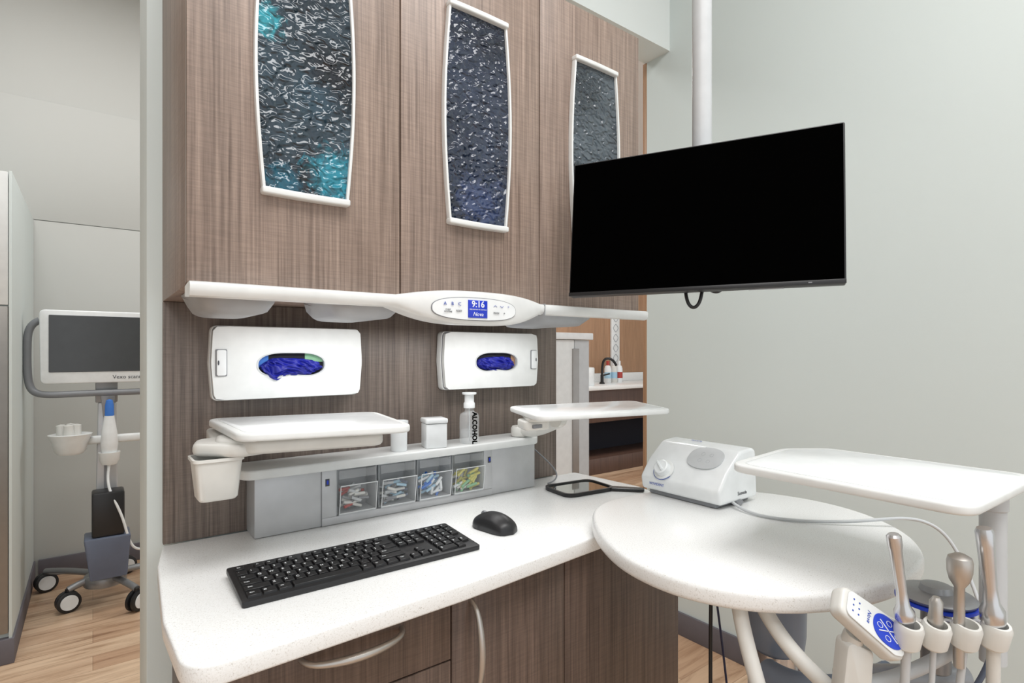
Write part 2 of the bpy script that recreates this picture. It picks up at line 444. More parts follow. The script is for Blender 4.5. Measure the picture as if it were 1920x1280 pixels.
# ------------------------------------------------------------------ counter & base
g=group('countertop')
out=rpoly([(.112,1.317),(.094,1.2),(.081,.95),(.088,.775),(.50,.793),(.88,.83),(1.20,.90),(1.27,1.05),(1.25,1.317)],[0,.2,.2,.05,.3,.3,.12,.15,.01],8)
prism('slab',out,'z',.830,.860,M['quartz'],g,.004,3)
g=group('base_cabinet')
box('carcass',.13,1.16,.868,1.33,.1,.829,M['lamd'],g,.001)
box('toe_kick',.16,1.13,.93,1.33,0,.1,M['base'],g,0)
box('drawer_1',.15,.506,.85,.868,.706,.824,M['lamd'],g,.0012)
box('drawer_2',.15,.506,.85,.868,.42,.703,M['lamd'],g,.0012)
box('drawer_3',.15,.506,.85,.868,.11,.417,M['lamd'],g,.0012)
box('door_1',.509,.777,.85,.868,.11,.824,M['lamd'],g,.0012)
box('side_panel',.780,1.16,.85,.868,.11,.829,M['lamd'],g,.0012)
def pull(name,p,q,outv,r,par):
    p=Vector(p);q=Vector(q);o=Vector(outv)
    pts=[p,p+o*.55+(q-p)*.02,p+(q-p)*.18+o*.95,p+(q-p)*.5+o*1.15,p+(q-p)*.82+o*.95,q+o*.55-(q-p)*.02,q]
    t=tube(name,[tuple(x) for x in pts],r,M['nickel'],par,radii=[.8,.8,1.0,1.35,1.0,.8,.8],res=12)
    return t
pull('pull_drawer_1',(.248,.852,.790),(.412,.852,.790),(0,-.034,-.004),.0055,g)
pull('pull_drawer_2',(.248,.852,.60),(.412,.852,.60),(0,-.034,-.004),.0055,g)
pull('pull_door',(.548,.852,.80),(.548,.852,.63),(0,-.036,0),.0055,g)

# ------------------------------------------------------------------ organizer on counter
g=group('counter_organizer')
box('side_box_left',.268,.407,1.243,1.317,.861,.99,M['silver'],g,.002)
box('side_box_right',.869,1.022,1.243,1.317,.861,.99,M['silver'],g,.002)
box('bay_base',.407,.869,1.240,1.317,.861,.879,M['silver'],g,.002)
box('bay_top',.407,.869,1.240,1.317,.984,.99,M['silver'],g,.001)
box('bay_left',.407,.440,1.240,1.317,.879,.984,M['silver'],g,.001)
box('bay_right',.842,.869,1.240,1.317,.879,.984,M['silver'],g,.001)
box('bay_back',.44,.842,1.31,1.317,.879,.984,M['lgrey'],g,0)
for x in (.4165,.857):
    box('lock_plate',x-.002,x+.007,1.2385,1.2405,.950,.966,M['ink'],g,.0003); box('lock_slot',x+.0005,x+.0045,1.2378,1.2388,.954,.963,M['blue'],g,0)
prism('shelf',rpoly([(.236,1.316),(.232,1.24),(.245,1.205),(.60,1.198),(1.0,1.205),(1.03,1.24),(1.03,1.316)],[0,.03,.03,.3,.03,.03,0],6),'z',.991,1.011,M['white'],g,.004,3)
g=group('tilt_bin_drawers')
cols=[['red','cream','cream','mgrey','lgrey'],['mgrey','paleb','cream','slate','lgrey'],['paleb','paleb','whiteg','lblue','whiteg'],['yellow','yellow','cream','green','whiteg']]
for i,(a,b_) in enumerate(((.442,.535),(.543,.637),(.645,.738),(.745,.840))):
    for nm,x in (('l',a-.001),('r',b_)):
        box('bin_frame_%s_%d'%(nm,i),x,x+.001,1.242,1.30,.881,.982,M['lgrey'],g,0)
    prof=[(1.226,.948),(1.236,.883),(1.300,.883),(1.300,.950)]
    for nm,x in (('side_l',a+.003),('side_r',b_-.003)):
        prism('%s_%d'%(nm,i),prof,'x',x-.0006,x+.0006,M['clear'],g,0)
        tube('bin_edge_%s_%d'%(nm,i),[(x,1.2355,.883),(x,1.2255,.948)],.0009,M['whiteg'],g,order=2)
    bm=bmesh.new()
    v=[bm.verts.new(p) for p in ((a+.003,1.236,.883),(b_-.003,1.236,.883),(b_-.003,1.226,.948),(a+.003,1.226,.948))]; bm.faces.new(v)
    finish(bm,'front_%d'%i,M['clear'],g)
    tube('bin_lip_%d'%i,[(a+.003,1.2255,.948),(b_-.003,1.2255,.948)],.0012,M['whiteg'],g,order=2)
    tube('bin_foot_%d'%i,[(a+.003,1.2355,.8835),(b_-.003,1.2355,.8835)],.001,M['whiteg'],g,order=2)
    box('bin_visor_%d'%i,a+.002,b_-.002,1.2345,1.2360,.962,.981,M['clear'],g,0)
    box('bin_bottom_%d'%i,a+.002,b_-.002,1.236,1.30,.8800,.8825,M['lgrey'],g,0)
    for j in range(38):
        cm=random.choice(cols[i]); L=.026 if i<2 else .034
        an=random.uniform(-.7,.7)+(0 if i<2 else .9); x=random.uniform(a+.022,b_-.022); y=random.uniform(1.246,1.28); z=.890+random.random()*.044
        dv=Vector((math.cos(an),random.uniform(-.2,.2),math.sin(an)*.6)); p=Vector((x,y,z))-dv*L/2
        rod('item',p,p+dv*L,.0036,M[cm],g,n=10)

# items on shelf
lathe('paper_cup_stack',[(0,1.0115),(.019,1.0115),(.0195,1.014),(.0205,1.076),(.0225,1.078),(.0225,1.084),(.0195,1.084),(.019,1.079),(0,1.079)],(.592,1.238,0),M['whiteg'])
g=group('lidded_canister',(.687,1.235,1.0115))
prism('body',rpoly([(-.027,-.025),(.027,-.025),(.027,.025),(-.027,.025)],.005),'z',0,.060,M['whiteg'],g,.002,M4=Matrix.Rotation(rad(-12),4,'Z'))
prism('lid',rpoly([(-.029,-.027),(.029,-.027),(.029,.027),(-.029,.027)],.006),'z',.061,.073,M['whiteg'],g,.003,M4=Matrix.Rotation(rad(-12),4,'Z'))
g=group('alcohol_bottle',(.792,1.235,1.0115))
lathe('bottle',[(0,0),(.024,0),(.026,.003),(.026,.068),(.024,.076),(.014,.082),(.012,.084),(.012,.092),(0,.092)],(0,0,0),M['clearb'],g)
lathe('liquid',[(0,.002),(.0235,.002),(.0235,.034),(0,.034)],(0,0,0),M['clearb'],g)
lathe('pump_collar',[(0,.092),(.015,.092),(.015,.104),(.0125,.108),(.0125,.126),(.019,.128),(.019,.132),(0,.132)],(0,0,0),M['whiteg'],g)
tube('dip_tube',[(0,0,.005),(0.002,0,.05),(0,0,.09)],.0015,M['lgrey'],g)
text('label_alcohol','ALCOHOL',.0175,Matrix.Rotation(rad(-20),4,'Z')@T(.008,-.0268,.042)@Matrix.Rotation(rad(90),4,'Y')@FRONT,M['screen'],g,bold=.0007)

# ------------------------------------------------------------------ swing trays
g=group('bracket_tray')
tr=rpoly([(.192,1.010),(.482,.940),(.522,1.215),(.186,1.300)],.035,8)
prism('tray',tr,'z',1.099,1.113,M['white'],g,.004,3)
prism('tray_recess_rim',rpoly([(.207,1.022),(.472,.957),(.507,1.205),(.201,1.284)],.03,8),'z',1.1125,1.1135,M['whiteg'],g,.0003)
prism('arm',rpoly([(.17,1.085),(.22,1.02),(.44,.975),(.455,1.06),(.24,1.15),(.18,1.15)],.03,8),'z',1.074,1.098,M['cream'],g,.008,3)
prism('arm_joint',rpoly([(.135,1.09),(.20,1.03),(.30,1.06),(.27,1.15),(.15,1.16)],.03,8),'z',1.0695,1.092,M['cream'],g,.008,3)
prism('wall_arm',rpoly([(.17,1.12),(.23,1.11),(.25,1.317),(.19,1.317)],.01,4),'z',1.066,1.090,M['cream'],g,.005,3)
def sq(hx,hy,z,r,o=(.172,1.085,1.0)): return [(p[0]+o[0],p[1]+o[1],z+o[2]) for p in rpoly([(-hx,-hy),(hx,-hy),(hx,hy),(-hx,hy)],r,5)]
secs=[sq(.028,.026,-.004,.012),sq(.031,.029,0,.012),sq(.037,.034,.062,.012),sq(.040,.037,.064,.013),sq(.040,.037,.069,.013),sq(.036,.033,.069,.012),sq(.030,.028,.01,.012)]
loft('cup_holder',secs,M['cream'],g)
g=group('instrument_tray')
prism('tray',rpoly([(.722,.868),(1.062,.795),(1.165,1.0),(.80,1.075)],.03,8),'z',1.108,1.120,M['white'],g,.004,3)
prism('tray_inner',rpoly([(.737,.876),(1.056,.808),(1.148,.991),(.807,1.060)],.026,8),'z',1.1197,1.1207,M['whiteg'],g,.0003)
prism('latch_block',rpoly([(.742,.935),(.80,.92),(.83,.98),(.765,.995)],.012,6),'z',1.080,1.100,M['cream'],g,.004,3)
box('latch_slot',.758,.782,.9245,.934,1.085,1.093,M['mgrey'],g,.001)
prism('joint_plate',rpoly([(.74,.925),(.84,.90),(.91,.98),(.80,1.02)],.02,6),'z',1.099,1.108,M['cream'],g,.003,3)
tube('swing_arm',[(.85,.96,1.092),(.90,.98,1.09),(.93,1.06,1.07),(.95,1.15,1.035),(.97,1.22,1.03)],.016,M['cream'],g)
lathe('arm_foot',[(0,0),(.026,0),(.028,.004),(.028,.022),(.024,.028),(0,.028)],(.972,1.245,1.0125),M['cream'],g)
# ------------------------------------------------------------------ keyboard
g=group('keyboard',(.3965,.985,.8605),(0,0,rad(-.8)))
W,H=.430,.142
TM=Matrix.Rotation(rad(3.5),4,'X')
prism('case',rpoly([(-W/2,-H/2),(W/2,-H/2),(W/2,H/2),(-W/2,H/2)],.006),'z',.004,.014,M['black'],g,.002,M4=TM)
box('foot_l',-.18,-.15,.05,.06,0,.010,M['black'],g,.001); box('foot_r',.15,.18,.05,.06,0,.010,M['black'],g,.001)
box('foot_front',-.19,.19,-.066,-.058,0,.003,M['black'],g,.0005)
bm=bmesh.new(); labels=bmesh.new()
u=.0186; x00=-W/2+.008
rows=[(5,[('Esc',0,1)]+[('F%d'%(i+1),1.7+i+(.35*(i//4)),1) for i in range(12)]+[('PrS',15.2,1),('ScL',16.2,1),('Pau',17.2,1),('<<',18.45,1),('>>',19.45,1),('o',20.45,1),('=',21.45,1)]),
(4,[(c,i,1) for i,c in enumerate('`1234567890-=')]+[('Back',13,2),('Ins',15.2,1),('Hm',16.2,1),('PU',17.2,1),('Num',18.45,1),('/',19.45,1),('*',20.45,1),('-',21.45,1)]),
(3,[('Tab',0,1.5)]+[(c,1.5+i,1) for i,c in enumerate('QWERTYUIOP[]')]+[('\\',13.5,1.5),('Del',15.2,1),('End',16.2,1),('PD',17.2,1),('7',18.45,1),('8',19.45,1),('9',20.45,1),('+',21.45,1)]),
(2,[('Caps',0,1.75)]+[(c,1.75+i,1) for i,c in enumerate("ASDFGHJKL;'")]+[('Enter',12.75,2.25),('4',18.45,1),('5',19.45,1),('6',20.45,1)]),
(1,[('Shift',0,2.25)]+[(c,2.25+i,1) for i,c in enumerate("ZXCVBNM,./")]+[('Shift',12.25,2.75),('^',16.2,1),('1',18.45,1),('2',19.45,1),('3',20.45,1),('E',21.45,1)]),
(0,[('Ctrl',0,1.25),('#',1.25,1.25),('Alt',2.5,1.25),('',3.75,6.25),('Alt',10,1.25),('Fn',11.25,1.25),('=',12.5,1.25),('Ctrl',13.75,1.25),('<',15.2,1),('v',16.2,1),('>',17.2,1),('0',18.45,2),('.',20.45,1)])]
kx=(W-.016)/22.45; ky=(H-.018)/6.1
for r,ks in rows:
    for t_,kxp,w in ks:
        x0=x00+kxp*kx+.0009; x1=x00+(kxp+w)*kx-.0009; y0=-H/2+.009+r*ky+(.0015 if r==5 else 0); y1=y0+ky-.002
        if r==5: y1-=.003
        vs=bmbox(bm,x0,x1,y0,y1,.0135,.0185)
        for v in vs:
            if v.co.z>.016:
                v.co.x=(x0+x1)/2+(v.co.x-(x0+x1)/2)*(1-.0022/(x1-x0)); v.co.y=(y0+y1)/2+(v.co.y-(y0+y1)/2)*.88
        if t_:
            s=.0075 if len(t_)==1 else .0042
            me=textmesh(t_,s,.0001); me.transform(T(x0+.0045+ (len(t_)-1)*.0013,(y0+y1)/2+.001,.0187)); labels.from_mesh(me)
bev(bm,.0006,1)
bmesh.ops.transform(bm,matrix=TM,verts=bm.verts); bmesh.ops.transform(labels,matrix=TM,verts=labels.verts)
finish(bm,'keycaps',M['keys'],g); 
me=D.meshes.new('key_legends'); labels.to_mesh(me); labels.free(); me.materials.clear(); me.materials.append(M['inkl'])
for p in me.polygons: p.material_index=0
obj('key_legends',me,g)
# mouse
g=group('computer_mouse',(.706,.998,.8605),(0,0,rad(10)))
secs=[]
for i in range(17):
    t=i/16; y=-.056+.112*t; w=.032*math.sqrt(max(0,1-(2*t-1)**4))*(1-.08*math.sin(math.pi*t))+.0008
    h=.006+.030*math.sin(math.pi*(t*.85+.08))**.8
    if t in (0,1): h=.008
    s=[]
    for k in range(17):
        a=math.pi*k/16; s.append((w*math.cos(a),y,.002+h*math.sin(a)**.75))
    s.append((-w*.9,y,0)); s.append((w*.9,y,0)); secs.append(s)
loft('shell',secs,M['black'],g,ang=60)
lathe('scroll_wheel',[(0,-.003),(.008,-.003),(.009,-.001),(.009,.001),(.008,.003),(0,.003)],(0,.032,.026),M['mgrey'],g,(1,0,0))
tube('button_split',[(0,.053,.012),(0,.044,.024),(0,.03,.031),(0,.015,.035)],.0005,M['screen'],g)
# hand mirror
g=group('hand_mirror',(1.10,1.14,.8605),(0,0,rad(-6)))
o_=rpoly([(-.085,-.062),(.085,-.062),(.085,.062),(-.085,.062)],.03,8); i_=[(a*.93,b_*.90) for a,b_ in o_]
ring('frame',o_,i_,'z',0,.010,M['black'],g)
prism('frame_back',[(a*.94,b_*.92) for a,b_ in o_],'z',.0005,.004,M['black'],g,0)
prism('mirror_face',[(a*.935,b_*.905) for a,b_ in o_],'z',.004,.0065,M['mirror'],g,0)
prism('handle',rpoly([(.06,-.058),(.085,-.04),(.150,-.105),(.132,-.122)],.008),'z',.001,.009,M['black'],g,.002)
tube('power_cord',[(1.05,1.30,.97),(1.09,1.28,.93),(1.13,1.25,.885),(1.11,1.25,.8635),(1.07,1.24,.8635)],.0022,M['mgrey'])

# ------------------------------------------------------------------ monitor on ceiling pole
g=group('computer_monitor',(.957,.663,1.518),(rad(-6.4),0,rad(-64)))
w,h=.259,.1485
prism('housing',rpoly([(-w,-h),(w,-h),(w,h),(-w,h)],.004),'y',-.004,.018,M['black'],g,.002)
box('bezel_bottom',-w,w,-.0055,-.003,-h,-h+.008,M['black'],g,.0005)
box('screen',-w+.003,w-.003,-.0052,-.003,-h+.008,h-.003,M['screen'],g,0)
box('rear_bulge',-.14,.14,.018,.042,-.12,.07,M['black'],g,.01)
box('vesa_plate',-.05,.05,.042,.052,-.05,.05,M['mgrey'],g,.003)
box('vent_grille',.10,.16,.004,.012,-h-.0015,-h+.001,M['mgrey'],g,.0003)
box('power_led',.20,.206,-.006,-.005,-h+.003,-h+.005,M['mgrey'],g,0)
tube('cable_loop',[(-.02,.03,-.12),(-.02,.028,-.16),(-.005,.028,-.185),(.012,.028,-.165),(.012,.03,-.13),(.03,.03,-.145),(.05,.03,-.15),(.06,.03,-.12)],.0035,M['black'],g)
g=group('monitor_ceiling_pole',(1.043,.704,0))
lathe('pole',[(0,1.44),(.020,1.44),(.020,CH-.01),(0,CH-.01)],(0,0,0),M['lgrey'],g)
lathe('ceiling_flange',[(0,CH-.03),(.06,CH-.03),(.06,CH),(0,CH)],(0,0,0),M['whiteg'],g)
lathe('pole_clamp',[(0,1.48),(.028,1.48),(.03,1.485),(.03,1.55),(.028,1.555),(0,1.555)],(0,0,0),M['mgrey'],g)

# ------------------------------------------------------------------ round table
g=group('round_side_table')
tp=smoothloop([(.835,.825),(.770,.735),(.728,.635),(.724,.53),(.764,.441),(.835,.378),(.94,.335),(1.055,.322),(1.165,.342),(1.275,.41),(1.348,.517),(1.365,.635),(1.328,.75),(1.24,.845),(1.12,.903),(.99,.912),(.905,.885)],6)
prism('top',tp,'z',.868,.900,M['quartz'],g,.009,4)
lathe('column',[(0,.0),(.045,.0),(.045,.66),(.034,.665),(.034,.71),(.047,.715),(.05,.74),(.052,.86),(.07,.865),(0,.867)],(1.00,.52,0),M['slatel'],g)
lathe('column_chrome',[(0,.672),(.0355,.672),(.0355,.705),(0,.705)],(1.00,.52,0),M['chrome'],g)
lathe('column_lower',[(0,.02),(.048,.02),(.048,.655),(.046,.66),(0,.66)],(1.00,.52,0),M['whiteg'],g)
lathe('base_plate',[(0,0),(.2,0),(.2,.015),(.07,.03),(0,.03)],(1.00,.52,0),M['slateb'],g)
tube('power_cable',[(.95,.62,.868),(.945,.62,.7),(.93,.61,.4),(.94,.60,.05),(.95,.60,.006)],.0035,M['black'],g)
tube('blue_cable',[(.97,.64,.868),(1.00,.64,.75),(1.04,.63,.5),(1.07,.62,.1),(1.05,.60,.02)],.0022,M['navy'],g)
# ------------------------------------------------------------------ scaler box
g=group('ultrasonic_scaler_unit',(1.10,.805,.9005))
prof=rpoly([(0.0,.010),(-.006,.042),(.026,.082),(.078,.122),(.145,.127),(.152,.010)],[.01,.016,.05,.03,.02,.01],6)
prism('body',prof,'y',-.110,.110,M['whiteg'],g,.016,4)
prism('underside',[(.008,0),(.008,.018),(.142,.018),(.142,0)],'y',-.093,.093,M['mgrey'],g,.003)
SL=math.atan2(.122-.082,.078-.026)
P0=T(.0485,-.040,.0995)@Matrix.Rotation(-SL,4,'Y')
prism('oval_panel',ellipse(0,0,.034,.045,48,2.4),'z',.000,.0032,M['lgrey'],g,.001,M4=P0)
for a_,b_ in ((-.010,-.012),(.010,-.012),(-.010,.010),(.010,.010)):
    ring('panel_button',ellipse(a_,b_,.005,.005,20),ellipse(a_,b_,.0043,.0043,20),'z',.003,.0034,M['inkg'],g,M4=P0)
SK=math.atan2(.082-.042,.032)
PK=T(.009,.048,.063)@Matrix.Rotation(-SK,4,'Y')
lathe('dial_ring',[(0,0),(.026,0),(.026,.003),(.024,.004),(0,.004)],(0,0,0),M['white'],g).matrix_local=PK
lathe('dial_knob',[(0,.004),(.019,.004),(.0185,.018),(.016,.020),(0,.020)],(0,0,0),M['whiteg'],g).matrix_local=PK
bm=bmesh.new(); bmbox(bm,-.015,.015,-.0025,.0025,.019,.026); bev(bm,.001); finish(bm,'dial_grip',M['whiteg'],g).matrix_local=PK@Matrix.Rotation(rad(50),4,'Z')
tube('dial_scale',[(.028*math.cos(rad(a)),.028*math.sin(rad(a)),.002) for a in range(100,260,20)],.0006,M['inkb'],g).matrix_local=PK
RX=Matrix(((0,0,-1,0),(-1,0,0,0),(0,1,0,0),(0,0,0,1)))
text('maker_mark','NOVIDENT',.0085,T(-.0055,.06,.028)@RX,M['inkb'],g)
text('model_text','Sonexia',.012,T(.085,-.1105,.028)@FRONT,M['ink'],g)
prism('handpiece_socket',ellipse(.075,.008,.012,.006,24),'y',-.112,-.10,M['mgrey'],g,0)
text('top_text','Sonexia',.010,T(.115,.03,.1265)@Matrix.Rotation(rad(-90),4,'Z'),M['inkb'],g)
tube('scaler_cable',[(1.15,.698,.912),(1.13,.66,.905),(1.12,.61,.9035),(1.17,.53,.904),(1.24,.46,.910),(1.30,.40,.925),(1.345,.36,.90),(1.35,.33,.84),(1.33,.30,.78),(1.28,.27,.70)],.0033,M['lgrey'])

# ------------------------------------------------------------------ delivery tray on post
g=group('delivery_tray')
prism('tray',rpoly([(.855,.200),(1.165,.190),(1.165,.50),(1.09,.555),(.87,.535)],[.035,.035,.04,.05,.035],8),'z',1.046,1.060,M['white'],g,.004,3)
prism('tray_inner',rpoly([(.870,.215),(1.150,.205),(1.150,.492),(1.084,.538),(.883,.520)],.03,8),'z',1.0597,1.0607,M['whiteg'],g,.0003)
lathe('post',[(0,.80),(.016,.80),(.016,1.02),(.018,1.022),(.018,1.045),(0,1.045)],(1.045,.222,0),M['lgrey'],g)

# ------------------------------------------------------------------ handpiece delivery unit (local frame)
g=group('dental_delivery_unit',(.843,.266,0),(0,0,rad(-37.08)))
CT=T(-.045,-.005,.902)@Matrix.Rotation(rad(38),4,'Y')@Matrix.Rotation(rad(52),4,'X')
prism('control_pad_body',rpoly([(-.052,-.020),(.035,-.027),(.052,-.020),(.052,.020),(.035,.027),(-.052,.020)],.012,6),'z',-.022,0,M['cream'],g,.006,3,M4=CT)
prism('control_pad_face',rpoly([(-.045,-.017),(.034,-.023),(.048,-.017),(.048,.017),(.034,.023),(-.045,.017)],.010,6),'z',0,.002,M['white'],g,.001,M4=CT)
prism('control_pad_blue',ellipse(.020,0,.024,.0185,40,2.3),'z',.002,.003,M['blue'],g,.0003,M4=CT)
for a_ in (35,145,215,325):
    c_,s_=math.cos(rad(a_)),math.sin(rad(a_))
    o=tube('pad_line',[(.020+.001*c_,.001*s_,.0033),(.020+.018*c_,.013*s_,.0033)],.0007,M['inkl'],g,order=2); o.matrix_local=CT
for a_,b_ in ((.006,0),(.034,0),(.020,.010),(.020,-.010)):
    ring('pad_key',ellipse(a_,b_,.0045,.0035,20),ellipse(a_,b_,.0040,.0030,20),'z',.003,.0036,M['inkl'],g,M4=CT)
text('pad_text','Nova',.008,CT@T(-.011,0,.0022)@Matrix.Rotation(rad(-90),4,'Z'),M['inkb'],g,shear=.3)
for j in range(3):
    for i in range(2):
        prism('pad_dot',ellipse(-.036+i*.009,-.008+j*.008,.0012,.0012,12),'z',.002,.0024,M['inkb'],g,0,M4=CT)
tube('pad_neck',[(-.06,.01,.88),(-.065,.02,.86),(-.06,.02,.82),(-.055,.02,.75)],.013,M['cream'],g)
prism('pad_bracket',rpoly([(-.085,.78),(-.045,.78),(-.04,.86),(-.075,.875)],.01),'y',.0,.03,M['cream'],g,.005)
rod('holder_bar',(-.02,.012,.885),(.125,.012,.885),.009,M['nickel'],g)
hx=[-.004,.031,.070,.108]
for i,x in enumerate(hx):
    d=Vector((0,-.25,1)).normalized()
    lathe('holder_cup_%d'%(i+1),[(0,-.016),(.012,-.016),(.0155,-.012),(.0165,.012),(.014,.018),(.011,.018),(.011,.0),(0,0)],(x,-.008,.886),M['cream'],g,d)
    rod('holder_stub_%d'%(i+1),(x,.0,.885),(x,.03,.882),.011,M['cream'],g)
    rod('holder_collar_%d'%(i+1),(x+.013,.006,.886),(x+.021,.006,.886),.0125,M['nickel'],g)
def hp(name,x,prof,tilt,mat,par):
    return lathe(name,prof,(x,-.008,.885),mat,par,Vector((tilt,-.05,1)))
hp('air_handpiece',-.004,[(0,-.01),(.006,-.01),(.0075,.0),(.0085,.02),(.0115,.024),(.0115,.034),(.0075,.042),(.0062,.06),(.0068,.09),(.0072,.115),(.0085,.122),(.0085,.133),(.006,.136),(0,.136)],-.17,M['chrome'],g)
hp('air_water_syringe',.031,[(0,-.01),(.006,-.01),(.008,.0),(.0085,.025),(.0075,.032),(.0075,.046),(.005,.050),(.004,.052),(0,.052)],0,M['nickel'],g)
hp('scaler_handpiece',.062,[(0,-.04),(.006,-.04),(.0065,.0),(.006,.04),(.0058,.065),(.011,.074),(.0135,.085),(.0140,.098),(.0125,.104),(.006,.108),(0,.108)],-.03,M['nickel'],g)
hp('slow_handpiece',.108,[(0,-.01),(.007,-.01),(.0085,.01),(.013,.02),(.0135,.035),(.009,.045),(.0075,.065),(.0085,.09),(.0095,.12),(.010,.138),(.008,.143),(0,.143)],-.14,M['chrome'],g)
for i,x in enumerate((-.004,.031,.070,.108)):
    dx=(-.0,.0,-.002,.002)[i]
    tube('handpiece_hose_%d'%(i+1),[(x,-.006,.872),(x+dx,-.004,.84),(x+dx*2,.0,.78),(x+dx*4,.01,.68),(x+dx*6-.01,.03,.58),(x-.02,.06,.52),(x-.03,.10,.60),(x-.03,.12,.72)],(.0055,.0035,.0045,.0075)[i],M[('lgrey','lgrey','lgrey','cream')[i]],g)
tube('support_tube_front',[(-.165,.13,.869),(-.165,.12,.84),(-.155,.10,.78),(-.14,.07,.70),(-.14,.07,.45)],.0115,M['cream'],g)
tube('support_tube_curved',[(-.13,.14,.869),(-.115,.12,.83),(-.085,.08,.79),(-.04,.05,.76),(-.02,.05,.70),(-.02,.06,.55)],.0115,M['cream'],g)
tube('support_link',[(-.05,.03,.80),(.0,.03,.805),(.05,.02,.83),(.10,.02,.87)],.009,M['lgrey'],g)
lathe('manifold_dish',[(0,0),(.040,0),(.046,.004),(.048,.008),(.044,.011),(.02,.014),(.018,.022),(0,.024)],(.088,.065,.899),M['slateb'],g)
lathe('manifold_blue_ring',[(0,.001),(.0485,.001),(.0485,.005),(0,.005)],(.088,.065,.896),M['blue'],g)
rod('manifold_stem',(.088,.065,.80),(.088,.065,.897),.018,M['slateb'],g)
rod('delivery_crossbar',(-.05,.065,.79),(.13,.065,.79),.017,M['slateb'],g)
tube('delivery_mount',[(.03,.07,.79),(.0,.11,.74),(-.05,.17,.70),(-.07,.24,.70)],.02,M['slatel'],g)
tube('loop_hose',[(.16,.06,.92),(.15,.03,.86),(.11,.02,.80),(.06,.02,.74),(.0,.03,.68)],.0035,M['slate'],g)

# ------------------------------------------------------------------ left hall : tall cabinet, scanner cart
g=group('tall_storage_cabinet')
box('carcass',-1.3,-.27,3.02,4.03,0,1.975,M['wall'],g,.002)
box('end_panel',-.27,-.26,3.0,4.03,.0,1.98,M['wall'],g,.002)
box('upper_door',-1.3,-.272,3.0,3.02,1.44,1.975,M['white'],g,.002)
box('steel_panel',-1.3,-.272,3.0,3.02,.12,1.435,M['steel'],g,.002)
box('baseboard',-1.3,-.252,2.99,4.02,0,.1,M['base'],g,.002)

g=group('intraoral_scanner_cart',(.05,3.40,0))
prism('display_shell',rpoly([(-.245,1.10),(.23,1.10),(.235,1.45),(-.25,1.45)],.025,6),'y',-.02,.02,M['whiteg'],g,.006,3)
prism('display_screen',rpoly([(-.215,1.155),(.20,1.155),(.20,1.425),(-.215,1.425)],.004,3),'y',-.0225,-.019,M['dscreen'],g,0)
text('display_mark','Vexo scanner',.026,T(.10,-.0215,1.127)@FRONT,M['ink'],g)
tube('handle_loop',[(-.25,.03,1.40),(-.29,.03,1.38),(-.295,.03,1.30),(-.295,.03,1.15),(-.285,.02,1.07),(-.24,.0,1.045),(-.12,0,1.05),(0,0,1.05),(.15,0,1.05),(.25,0,1.05),(.29,.02,1.08),(.295,.03,1.2),(.295,.03,1.38),(.25,.03,1.40)],.016,M['mgrey'],g)
prism('neck_plate',rpoly([(-.055,1.045),(-.02,1.045),(-.01,.93),(.03,.93),(.04,1.045),(.07,1.045),(.07,1.06),(-.055,1.06)],.004),'y',.0,.03,M['slateb'],g,.003)
box('rear_mount',-.04,.05,.02,.06,1.0,1.25,M['slateb'],g,.005)
prism('column',rpoly([(-.045,.18),(.055,.18),(.045,1.0),(-.03,1.0)],.01),'y',.02,.075,M['silver'],g,.006,3)
box('column_groove',-.006,.006,.016,.021,.25,.95,M['mgrey'],g,.001)
lathe('scanner_wand',[(0,0),(.022,0),(.032,.02),(.036,.06),(.032,.12),(.024,.17),(.020,.20),(0,.20)],(.015,-.03,.74),M['whiteg'],g,(0,-.05,1))
lathe('wand_tip',[(0,0),(.019,0),(.018,.05),(.013,.075),(0,.08)],(.015,-.04,.94),M['lblue'],g,(0,-.05,1))
lathe('scanner_cradle',[(0,0),(.03,0),(.04,.02),(.045,.06),(.04,.06),(0,.05)],(.015,-.03,.70),M['white'],g)
box('cradle_arm',-.12,.15,-.01,.02,.80,.84,M['white'],g,.012,3)
lathe('sleeve_holder',[(0,0),(.045,0),(.06,.015),(.07,.06),(.085,.095),(.07,.098),(0,.08)],(-.135,-.03,.765),M['white'],g)
for dx,dy in ((-.03,0),(.02,-.01),(.0,.03),(-.005,-.03)):
    lathe('sleeve',[(0,0),(.022,0),(.018,.055),(0,.06)],(-.135+dx,-.03+dy,.85),M['cream'],g,(dx*4,dy*2,1))
tube('wand_cable',[(.015,-.035,.70),(.0,-.06,.62),(.03,-.09,.54),(.07,-.09,.44),(.09,-.09,.32),(.12,-.07,.26),(.17,-.04,.26)],.006,M['whiteg'],g)
box('battery_pack',-.055,.075,-.09,.02,.36,.575,M['black'],g,.01)
prism('basket',rpoly([(-.085,.36),(.10,.36),(.085,.16),(-.06,.16)],.01),'y',-.10,.05,M['slate'],g,.006)
prism('hub',ellipse(0,.06,.09,.09,32),'z',.09,.14,M['slateb'],g,.01)
for i,(x,y) in enumerate(((-.245,.38),(-.145,.02),(.12,-.16),(.30,.15),(.10,.42))):
    tube('leg_%d'%(i+1),[(0,.06,.13),(x*.4,.06+(y-.06)*.4,.135),(x*.75,.06+(y-.06)*.75,.12),(x,y,.105)],.016,M['slateb'],g)
    rod('caster_stem_%d'%(i+1),(x,y,.08),(x,y,.112),.012,M['black'],g)
    ax=Vector((.25,-.97,0)) if i!=2 else Vector((.7,-.7,0))
    for s in (-1,1):
        c_=Vector((x,y,.0495))+ax*.014*s
        lathe('caster_tyre_%d'%(i+1),[(0,-.010),(.040,-.010),(.049,-.006),(.049,.006),(.040,.010),(0,.010)],c_,M['black'],g,ax)
        lathe('caster_disc_%d'%(i+1),[(0,0),(.036,0),(.035,.003),(0,.003)],c_+ax*.0095*s,M['whiteg'],g,ax*s)

